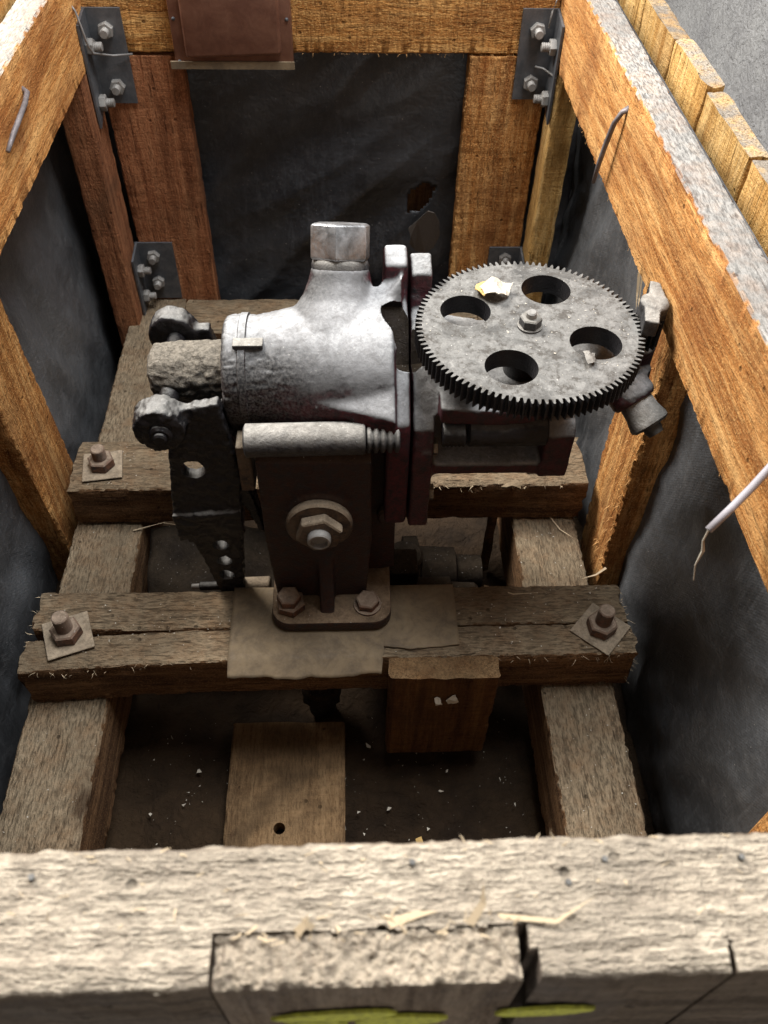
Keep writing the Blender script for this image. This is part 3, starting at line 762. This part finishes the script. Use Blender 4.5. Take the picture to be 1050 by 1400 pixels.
# --- main body (barrel + neck + flange blended as one casting)
bm = NB()
lathe(bm, (-.146, AY, AZ), (1, 0, 0), [(0, .060), (.003, .066), (.03, .067), (.032, .065), (.06, .071), (.09, .078), (.13, .084), (.16, .087), (.195, .090)], 48)
NT_ = Vector((.03, .47, .882)).normalized(); NP = Vector((-.014, AY, AZ))
lathe(bm, NP, NT_, [(0, .064), (.058, .062), (.074, .053), (.088, .0435), (.106, .0365), (.118, .034), (.122, .0325)], 40)
FL = [(.694, .172), (.692, .30), (.698, .338), (.73, .368), (.77, .398), (.80, .408), (.830, .412), (.838, .430), (.842, .452), (.868, .462), (.880, .455), (.886, .42), (.915, .37), (.93, .30), (.925, .20), (.90, .16), (.73, .16)]
prism(bm, FL, .040, .0675, 'x')
# webs flaring from the barrel to the flange
for poly, t0, t1 in (([(-.03, .0), (.06, .0), (.06, .075)], 0, 0),):
    pass
def web(yz0, yz1, x0, x1, th):
    bm2 = bm; (ya, za), (yb, zb) = yz0, yz1
    d = Vector((0, yb - ya, zb - za)).normalized(); nrm = Vector((1, 0, 0)).cross(d) * th
    A, B, Cc = Vector((x0, ya, za)), Vector((x1, ya, za)), Vector((x1, yb, zb))
    va = [bm2.verts.new(q + nrm) for q in (A, B, Cc)]; vb = [bm2.verts.new(q - nrm) for q in (A, B, Cc)]
    bm2.faces.new(va); bm2.faces.new(list(reversed(vb)))
    for i in range(3): bm2.faces.new((va[i], vb[i], vb[(i + 1) % 3], va[(i + 1) % 3]))
web((AY - .04, AZ + .03), (.708, .325), -.035, .060, .012)
web((AY + .01, AZ + .05), (.842, .440), .005, .060, .016)
web((AY, AZ - .05), (AY - .02, .19), -.02, .060, .015)
web((AY - .03, AZ + .05), (.75, .392), -.02, .06, .016)
hv = [bm.verts.new(p) for p in ((-.080, .733, .352), (-.03, .80, .412), (.050, .691, .350), (.050, .694, .318), (.050, .80, .424), (.050, .848, .436), (.0, .82, .418), (.0, .738, .340), (.02, .705, .352), (.050, .75, .400), (-.05, .765, .385))]
bmesh.ops.convex_hull(bm, input=hv)
body = remesh(obj('barrel_casting', bm, M_cast, pump), .0026, 14, [(.0004, .03), (.0004, .004)])
tag(body, 'pale dusty barrel casting with neck and flange')
# kidney-shaped recess cut into the casting beside the flange joint
cut = NB(); lathe(cut, (.050, .806, .432), (.05, -.55, -.62), [(0, .010), (.006, .020), (.072, .021), (.082, .010)], 24)
for v_ in cut.verts: v_.co.x = .061 + (v_.co.x - .0535) * 1.15
def bake(o):
    dg = bpy.context.evaluated_depsgraph_get(); me = bpy.data.meshes.new_from_object(o.evaluated_get(dg))
    o.modifiers.clear(); o.data = me
def drill(o, cutter_me):
    c = bpy.data.objects.new('cutter', cutter_me); COL.objects.link(c)
    m = o.modifiers.new('drill', 'BOOLEAN'); m.operation = 'DIFFERENCE'; m.object = c; m.solver = 'EXACT'
    if cutter_me.materials: m.material_mode = 'TRANSFER'
    bpy.context.view_layer.update(); bake(o); bpy.data.objects.remove(c)
cm = bpy.data.meshes.new('cut'); bmesh.ops.recalc_face_normals(cut, faces=cut.faces); cut.to_mesh(cm); cut.free(); cm.materials.append(M_grimy)  # slot walls take this dark iron: grime plus painted recess shade
bpy.context.view_layer.update(); bake(body)
for v_ in body.data.vertices:
    p = v_.co
    m = max(0, min(1, (-.055 - p.x + .03 * noise.noise(p * 30)) / .05)) * .8 + max(0, min(1, (-.05 - v_.normal.z + .25 * noise.noise(p * 22) + .30) / .3)) * (1 if p.x < .03 else 0)
    if m > 0 and p.y < .85 and p.z < .41:
        r = 1 - abs(noise.noise(Vector((p.x * 42, p.y * 130, p.z * 130)))) * 2
        r2 = 1 - abs(noise.noise(Vector((p.x * 160, p.y * 90, p.z * 90 + 7)))) * 2
        v_.co = p + v_.normal * min(1, m) * (.0013 * r + .0010 * r2) * (1 if v_.normal.z < .8 else .3)
cm2 = cm.copy(); drill(body, cm)
# --- hex plug on the neck
bm = NB(); lathe(bm, NP + NT_ * .116, NT_, [(0, .0325), (.008, .0335), (.012, .032), (.016, .029)], 36); obj('neck_collar', bm, M_rod, body, sharp=30)
bm = NB(); hexnut(bm, NP + NT_ * .129, NT_, .040, .0365, PI / 6 + .97, .06); obj('hex_plug', bevel(bm, .0012, 2), M_nut, pump, sharp=25)
# --- clamp band at the left end
bm = NB(); lathe(bm, (-.128, AY, AZ), (1, 0, 0), [(0, .0675), (.001, .0695), (.009, .0695), (.010, .0675)], 48); obj('clamp_band', bm, M_cast, pump, sharp=40)
bm = NB(); box(bm, -.132, -.098, AY - .035, AY - .020, AZ + .060, AZ + .066, Matrix.Identity(4)); bevel(bm, .001); obj('band_clip', bm, M_rod, pump)
# --- greasy plunger
bm = NB(); lathe(bm, (-.236, AY, AZ), (1, 0, 0), [(0, .026), (.004, .033), (.02, .036), (.05, .037), (.086, .037), (.094, .046), (.10, .046)], 48)
pl = remesh(obj('greasy_plunger', bm, M_grease, pump), .0024, 2, [(.006, .018), (.004, .006)]); tag(pl, 'plunger caked in dried grey-brown grease')
bm = NB(); lathe(bm, (-.150, AY + .004, AZ - .05), (0.15, -.2, -1), [(0, .028), (.03, .022), (.055, .012), (.06, .004)], 24)
remesh(obj('grease_drip', bm, M_grease, pump), .0026, 2, [(.010, .010)])
# --- fork lever: two lugs, a pin, arms
def lug(y, yw, cx, cz, r, mat):
    bm = NB(); lathe(bm, (cx, y - yw / 2, cz), (0, 1, 0), [(0, r * .55), (.001, r * .95), (.003, r), (yw - .003, r), (yw - .001, r * .95), (yw, r * .55)], 32)
    return bm
cutm = NB(); rings(cutm, [((-.111, .459, -.26), .0085), ((-.111, .459, -.20), .0085)], 24)
cm = bpy.data.meshes.new('cut'); bmesh.ops.recalc_face_normals(cutm, faces=cutm.faces); cutm.to_mesh(cm); cutm.free()
drill(HB, cm)
lever = obj('fork_lever', lug(.722, .034, -.218, .324, .030, M_oily), M_oily, pump)
bm = bmesh.new(); bm.from_mesh(lever.data)
prism(bm, [(-.236, .33), (-.150, .352), (-.143, .30), (-.139, .245), (-.142, .17), (-.149, .09), (-.156, .0), (-.160, -.05), (-.186, -.05), (-.194, .005), (-.203, .055), (-.212, .100), (-.229, .118), (-.231, .165), (-.222, .24), (-.216, .29)], .722, .738, 'y')
prism(bm, [(-.150, .34), (-.140, .27), (-.128, .20), (-.116, .12), (-.122, .115), (-.142, .19), (-.15, .26)], .726, .752, 'y')
prism(bm, [(-.232, .165), (-.141, .172), (-.145, .120), (-.229, .116)], .716, .744, 'y')
bmesh.ops.recalc_face_normals(bm, faces=bm.faces); bm.to_mesh(lever.data); bm.free()
cutm = NB(); rings(cutm, [((-.193, .70, .246), .015), ((-.193, .76, .246), .015)], 24)
for z_ in (.099, .064, .032): rings(cutm, [((-.178 + (.099 - z_) * .02, .70, z_), .0105), ((-.178 + (.099 - z_) * .02, .76, z_), .0105)], 20)
cm = bpy.data.meshes.new('cut'); bmesh.ops.recalc_face_normals(cutm, faces=cutm.faces); cutm.to_mesh(cm); cutm.free()
remesh(lever, .0022, 3, [(.006, .014), (.003, .005)])
bpy.context.view_layer.update(); bake(lever); drill(lever, cm); tag(lever, 'oily black fork lever drilled with a row of holes')
bm = NB(); cyl(bm, (-.216, .712, .322), (-.216, .700, .322), .0135, seg=24, bev=.003); cyl(bm, (-.216, .701, .322), (-.216, .694, .322), .008, seg=20, bev=.002); obj('pivot_pin', bm, M_oily, lever, sharp=30)
bm = lug(.876, .030, -.220, .336, .030, M_oily); prism(bm, [(-.24, .345), (-.175, .345), (-.155, .25), (-.20, .24)], .868, .884, 'y')
remesh(obj('rear_fork', bm, M_oily, pump), .0024, 3, [(.004, .012)])
bm = NB(); cyl(bm, (-.212, .735, .328), (-.216, .865, .334), .012, seg=20); obj('cross_pin', bm, M_oily, pump, True)
# --- side rod in front of the barrel
RY, RZ_ = .700, .319
bm = NB(); lathe(bm, (-.122, RY, RZ_ - .003), (1, 0, .02), [(0, .0165), (.002, .0195), (.136, .0195), (.138, .018)], 36); obj('tie_rod', bm, M_rod, pump, sharp=35)
bm = NB(); pts = []
for i in range(5): pts += [((.0165 + i * .008, RY, RZ_ - .001), .0125), ((.0185 + i * .008, RY, RZ_ - .001), .0172), ((.0215 + i * .008, RY, RZ_ - .001), .0172), ((.0235 + i * .008, RY, RZ_ - .001), .0125)]
rings(bm, pts, 30); obj('rod_thread', bm, M_rod, pump, True)
bm = NB(); thread(bm, (.104, RY + .004, RZ_), (1, 0, 0), .028, .015, .0045, 24); obj('rod_thread', bm, M_oily, pump, True)
bm = NB(); cyl(bm, (.134, RY + .012, RZ_), (.226, RY + .012, RZ_), .020, seg=32, bev=.002); obj('dark_sleeve', bm, M_oily, pump, sharp=35)
# --- right-hand gear housing
bm = NB()
FR = [(a + .004 if a < .8 else a - .002, b - .010) for a, b in FL]
prism(bm, FR, .0705, .0955, 'x')
prism(bm, [(.705, .252), (.725, .232), (.90, .226), (.92, .25), (.92, .29), (.80, .275), (.705, .268)], .10, .258, 'x')
prism(bm, [(.702, .246), (.700, .315), (.712, .332), (.90, .335), (.90, .24)], .226, .260, 'x')
lathe(bm, (.202, .785, .25), (0, 0, 1), [(0, .05), (.06, .045), (.085, .052), (.095, .085), (.108, .09), (.112, .085)], 40)
prism(bm, [(.10, .70), (.165, .695), (.21, .70), (.21, .85), (.10, .88)], .338, .362, 'z')
hs = remesh(obj('gear_housing', bm, M_cast, pump), .0027, 6, [(.002, .016)]); hs.data.materials.clear()
M_house = m_cast('maroon_cast_iron', (.07, .02, .024), (.30, .295, .29), lo=.34, hi=.85, midtone=(.10, .098, .098), mid_at=.25); hs.data.materials.append(M_house)
tag(hs, 'dark maroon gear housing below the large gear')
bpy.context.view_layer.update(); bake(hs); drill(hs, cm2)
for z_ in (.292, .212):
    bm = NB(); hexnut(bm, (.0955, .712, z_), (1, 0, 0), .006, .011); hexnut(bm, (.084, .7045, z_), (0, -1, 0), .004, .0095, .4); obj('flange_bolt', bm, M_dustiron, pump, sharp=25)
# --- pedestal
bm = NB()
prism(bm, [(.69, .015), (.69, .14), (.69, .288), (.72, .306), (.80, .312), (.80, .14), (.80, .015)], -.112, .024, 'x')
for v_ in bm.verts:
    if v_.co.z < .1: v_.co.x = -.044 + (v_.co.x + .044) * .9
prism(bm, [(.690, .015), (.690, .12), (.680, .09), (.662, .030), (.655, .015)], -.046, -.026, 'x')
lathe(bm, (-.041, .700, .192), (0, -1, 0), [(0, .045), (.012, .043), (.016, .040)], 36)
M_ped = m_cast('shaded_primer_iron', (.036, .015, .011), (.075, .046, .03), lo=.3, hi=.9)  # darker copy of the red primer, shade below the barrel put into colour
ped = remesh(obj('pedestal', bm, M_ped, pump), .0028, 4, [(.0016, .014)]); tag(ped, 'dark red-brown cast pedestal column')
bm = NB(); n_ = 8; poly = []
x0, x1, y0, y1, r_ = -.112, .052, .643, .80, .026
for cx, cy, a0 in ((x1 - r_, y1 - r_, 0), (x0 + r_, y1 - r_, 90), (x0 + r_, y0 + r_, 180), (x1 - r_, y0 + r_, 270)):
    for i in range(n_ + 1):
        a = math.radians(a0 + 90 * i / n_); poly.append((cx + r_ * math.cos(a), cy + r_ * math.sin(a)))
prism(bm, poly, .0055, .0245, 'z'); bevel(bm, .0025, 2, 50); ft = obj('pump_foot', bm, M_red, pump, sharp=35)
for x_, y_, hh in ((-.086, .672, 1), (.019, .672, 0)):
    bm = NB()
    if hh: hexnut(bm, (x_, y_, .0248), (0, 0, 1), .014, .0205, .2); hexnut(bm, (x_ - .002, y_, .0385), (0, 0, 1), .013, .0165, .5)
    else: lathe(bm, (x_, y_, .0248), (0, 0, 1), [(0, .019), (.003, .019), (.0032, .017)], 28); hexnut(bm, (x_, y_, .0275), (0, 0, 1), .012, .0165, .35)
    obj('foot_bolt', bm, M_brownbolt, ft, sharp=25)
bm = NB(); c_ = Vector((-.041, .684, .192)); lathe(bm, c_, (0, -1, 0), [(0, .040), (.003, .0415), (.009, .0415), (.012, .039)], 40); wa = obj('pivot_washer', bm, M_dustiron, pump, sharp=30)
bm = NB(); hexnut(bm, c_ + Vector((0, -.012, 0)), (0, -1, 0), .014, .030, .25); obj('pivot_nut', bevel(bm, .001, 1), M_dustiron, wa, sharp=25)
bm = NB(); lathe(bm, c_ + Vector((0, -.026, 0)), (0, -1, 0), [(0, .0145), (.008, .0145), (.010, .013), (.010, .0105), (.004, .0095)], 28); obj('pivot_stud', bm, M_bolt, wa, sharp=30)
# rear support on the rear beam and the column's back half
bm = NB(); prism(bm, [(-.09, .25), (.01, .25), (.03, .006), (-.11, .006)], .80, .965, 'y'); bevel(bm, .004); obj('rear_support', bm, M_red, pump)
bm = NB(); prism(bm, [(.022, .30), (.045, .30), (.056, .20), (.058, .03), (.022, .02)], .735, .79, 'y'); cyl(bm, (.048, .735, .15), (.048, .722, .15), .016, seg=24, bev=.003); obj('side_lug', bm, M_red, pump)
bm = NB(); box(bm, -.135, -.118, .705, .735, .225, .30); bevel(bm, .002); obj('stop_tab', bm, M_dustiron, pump)

# --- large spur gear
GC = Vector((.199, .766, .400)); GR = .1265; TH = .024; NTOOTH = 104
GM = Matrix.Translation(GC) @ Matrix.Rotation(math.radians(.6), 4, 'X')
bm = NB(); pts = []
for i in range(NTOOTH):
    a0 = 2 * PI * i / NTOOTH; s_ = 2 * PI / NTOOTH
    for f_, r in ((-.32, GR - .0072), (-.20, GR - .0025), (-.10, GR), (.10, GR), (.20, GR - .0025), (.32, GR - .0072)):
        jit = rnd(-.0004, .0003); pts.append(((r + jit) * math.cos(a0 + f_ * s_), (r + jit) * math.sin(a0 + f_ * s_)))
prism(bm, pts, 0, TH, 'z')
gear = obj('spur_gear', bm, M_gear, pump); gear.matrix_local = Matrix.Identity(4)
cutm = NB()
for a, in ((157,), (67,), (-23,), (-113,)):
    cx, cy = .0745 * math.cos(math.radians(a)), .0745 * math.sin(math.radians(a)); rings(cutm, [((cx, cy, -.02), .0285), ((cx, cy, TH + .02), .0285)], 48)
cm = bpy.data.meshes.new('cut'); bmesh.ops.recalc_face_normals(cutm, faces=cutm.faces); cutm.to_mesh(cm); cutm.free()
drill(gear, cm)
bv = gear.modifiers.new('edge', 'BEVEL'); bv.width = .0012; bv.segments = 2; bv.limit_method = 'ANGLE'; bv.angle_limit = math.radians(60)
gear.matrix_local = GM; tag(gear, 'large flat dusty spur gear with four round holes')
def onG(x, y, z=0): return (x, y, TH + z)
bm = NB(); lathe(bm, onG(0, 0, .0002), (0, 0, 1), [(0, .014), (.002, .014), (.0022, .011)], 28); hexnut(bm, onG(0, 0, .002), (0, 0, 1), .011, .0125, .3); obj('hub_nut', bm, M_rod, gear, sharp=25)
bm = NB(); cyl(bm, onG(0, 0, .010), onG(0, 0, .020), .0058, seg=20, bev=.0015); obj('hub_stud', bm, M_bolt, gear, sharp=30)
bm = NB(); cyl(bm, (0, 0, -.05), (0, 0, .001), .022, seg=28); obj('gear_shaft', bm, M_oily, gear, True)
# grease smear inside the holes
# --- pinion side
px_, py_ = .3385, .782
bm = NB(); pts = []
for i in range(13):
    a0 = 2 * PI * i / 13; s_ = 2 * PI / 13
    for f_, r in ((-.30, .0105), (-.12, .0165), (.12, .0165), (.30, .0105)): pts.append((px_ + r * math.cos(a0 + f_ * s_), py_ + r * math.sin(a0 + f_ * s_)))
prism(bm, pts, .388, .424, 'z'); obj('pinion', bm, M_oily, pump)
bm = NB()
lathe(bm, (px_, py_, .424), (0, 0, 1), [(0, .012), (.004, .0165), (.020, .0165), (.023, .013)], 24)
prism(bm, [(px_ - .004, py_ + .014), (px_ + .0135, py_ + .004), (px_ + .0150, py_ + .034), (px_ + .004, py_ + .040)], .428, .446, 'z')
prism(bm, [(px_ - .013, py_ - .004), (px_ + .004, py_ - .012), (px_ - .004, py_ - .038), (px_ - .019, py_ - .033)], .424, .444, 'z')
br = remesh(obj('pinion_bracket', bm, M_rod, pump), .0016, 2, [(.002, .008)]); tag(br, 'small grey bracket over the pinion at the right rail')
bm = NB()
lathe(bm, (px_ - .002, py_, .300), (0, 0, 1), [(0, .015), (.05, .0175), (.088, .0185)], 24)
prism(bm, [(.22, .75), (.335, .745), (.352, .765), (.352, .80), (.335, .815), (.22, .82)], .325, .365, 'z')
lathe(bm, (.318, .752, .352), (.45, -.55, -.45), [(0, .026), (.02, .027), (.026, .024)], 28)
ar = remesh(obj('pinion_arm', bm, M_house, pump), .0024, 4, [(.0025, .012)])
bm = NB(); d_ = Vector((.45, -.55, -.45)).normalized(); p_ = Vector((.318, .752, .352)) + d_ * .058
M_boss = m_cast('dusty_boss_steel', (.10, .095, .09), (.34, .32, .29), lo=-.2, hi=.5, rough=.75)
bs = NB(); lathe(bs, Vector((.318, .752, .352)) + d_ * .018, d_, [(0, .0185), (.004, .0195), (.022, .0205), (.034, .0235), (.038, .0235), (.041, .020)], 30); obj('bearing_boss', bs, M_boss, ar, sharp=30)
bs = NB(); hexnut(bs, (.338, .7655, .345), (0, -1, 0), .010, .012, .3); obj('clamp_nut', bs, M_rod, ar, sharp=25)
lathe(bm, p_, d_, [(0, .011), (.006, .011), (.012, .009)], 20); obj('arm_plug', bm, M_rod, ar, sharp=30)

# ================================================================== loose small things
def flake(name, pts, z, mat, label, cat, M=Matrix.Identity(4), th=.0008, group=None):
    bm = NB(); f = bm.faces.new([bm.verts.new((x, y, z)) for x, y in pts]); bmesh.ops.triangulate(bm, faces=[f])
    bmesh.ops.subdivide_edges(bm, edges=bm.edges, cuts=3, use_grid_fill=True)
    size = max((Vector(p) - Vector(q)).length for p in pts for q in pts)
    for v_ in bm.verts:
        c = v_.co; c.z += size * (.16 + .30 * noise.noise(Vector((c.x / size * 1.6, c.y / size * 1.6, 1))) + .07 * noise.noise(Vector((c.x / size * 6, c.y / size * 6, 2))))
        c.x += size * .05 * noise.noise(Vector((c.y / size * 5, c.x / size * 5, 5)))
    bmesh.ops.transform(bm, matrix=M, verts=bm.verts); o = tag(obj(name, bm, mat), label, cat, group)
    o.modifiers.new('thick', 'SOLIDIFY').thickness = th
flake('paper_scrap', [(-.050, .060), (-.030, .072), (-.012, .066), (-.018, .050), (-.032, .040), (-.046, .046)], TH + .003, M_white, 'curled pale scrap lying on top of the large gear', 'scrap', GM)
flake('leaf_scrap', [(-.052, .074), (-.040, .080), (-.034, .060), (-.046, .046), (-.056, .058)], TH + .0018, M_yellowflake, 'yellow-brown dry scrap beside the pale one on the gear', 'scrap', GM)
flake('metal_chip', [(.048, -.052), (.064, -.048), (.060, -.066), (.050, -.074)], TH + .002, M_rod, 'grey flake at the lower edge of the right gear hole', 'flake', GM)
MB = Matrix.Translation((.124, .5635, -.045)) @ Matrix.Rotation(PI / 2, 4, 'X')
flake('wood_chip', [(.0, .0), (.012, .012), (.018, -.006), (.004, -.010)], 0, M_white, 'larger pale chip stuck to the front of the wood block', 'chip', MB)
flake('wood_chip', [(-.016, .004), (-.008, .004), (-.004, -.012), (-.013, -.012)], 0, M_white, 'smaller pale chip stuck to the front of the wood block', 'chip', MB)
flake('wood_chip', [(.085, .445), (.094, .449), (.096, .439), (.088, .437)], -.246, M_yellowflake, 'tiny yellow chip on the dark ground behind the front rail', 'chip')
flake('wood_shaving', [(.236, .905), (.262, .925), (.268, .90)], .004, M_sheet, 'small tan offcut on the rear beam under the gear housing', 'offcut', th=.004)
bm = NB(); tube(bm, [(.50, .50, .56), (.43, .505, .535), (.385, .497, .517), (.366, .490, .506), (.352, .484, .492), (.340, .477, .474), (.325, .468, .458), (.305, .455, .443)], .0036, 14)
o = obj('electric_cable', bm, M_cable, None, True); tag(o, 'cut grey cable end hanging over the right rail', 'cable')
bm = NB(); tube(bm, [(.305, .455, .443), (.304, .454, .430), (.307, .452, .418), (.305, .450, .40), (.309, .448, .38)], .0012, 6, [1, .8, 1.4, .6, .4]); obj('cable_strand', bm, M_white, o)

# dust and debris grains
bm = NB()
def grain(x, y, z, s):
    q = [bm.verts.new((x + rnd(-s, s), y + rnd(-s, s), z + rnd(0, s * .8))) for _ in range(4)]
    for f in ((0, 1, 2), (0, 2, 3), (0, 3, 1), (1, 3, 2)): bm.faces.new([q[i] for i in f])
for _ in range(260): grain(rnd(-.43, .37), rnd(.61, .715), .0015, rnd(.0006, .002))
for _ in range(120): grain(rnd(-.43, -.2), rnd(.92, 1.02), .0005, rnd(.0006, .0018))
for _ in range(220): grain(rnd(-.455, -.35), rnd(.2, 1.5), ZS + .001, rnd(.0006, .0018))
for _ in range(220): grain(rnd(.27, .37), rnd(.2, 1.5), ZS + .001, rnd(.0006, .0018))
for _ in range(300): grain(rnd(-.33, .25), rnd(.3, .65), -.258 + rnd(0, .006), rnd(.0005, .0016))
for _ in range(50): grain(rnd(-.33, .25), rnd(.3, .65), -.254, rnd(.002, .006))
for _ in range(160):
    a, r = rnd(0, 2 * PI), GR * math.sqrt(rnd(.02, .9)); p = GM @ Vector((r * math.cos(a), r * math.sin(a), TH))
    if all((Vector((r * math.cos(a), r * math.sin(a))) - Vector((.0745 * math.cos(math.radians(k)), .0745 * math.sin(math.radians(k))))).length > .031 for k in (157, 67, -23, -113)): grain(p.x, p.y, p.z, rnd(.0006, .0016))
tag(obj('debris', bm, M_white), 'fine pale grit and flakes scattered over beams, gear and ground', 'debris', kind='stuff')
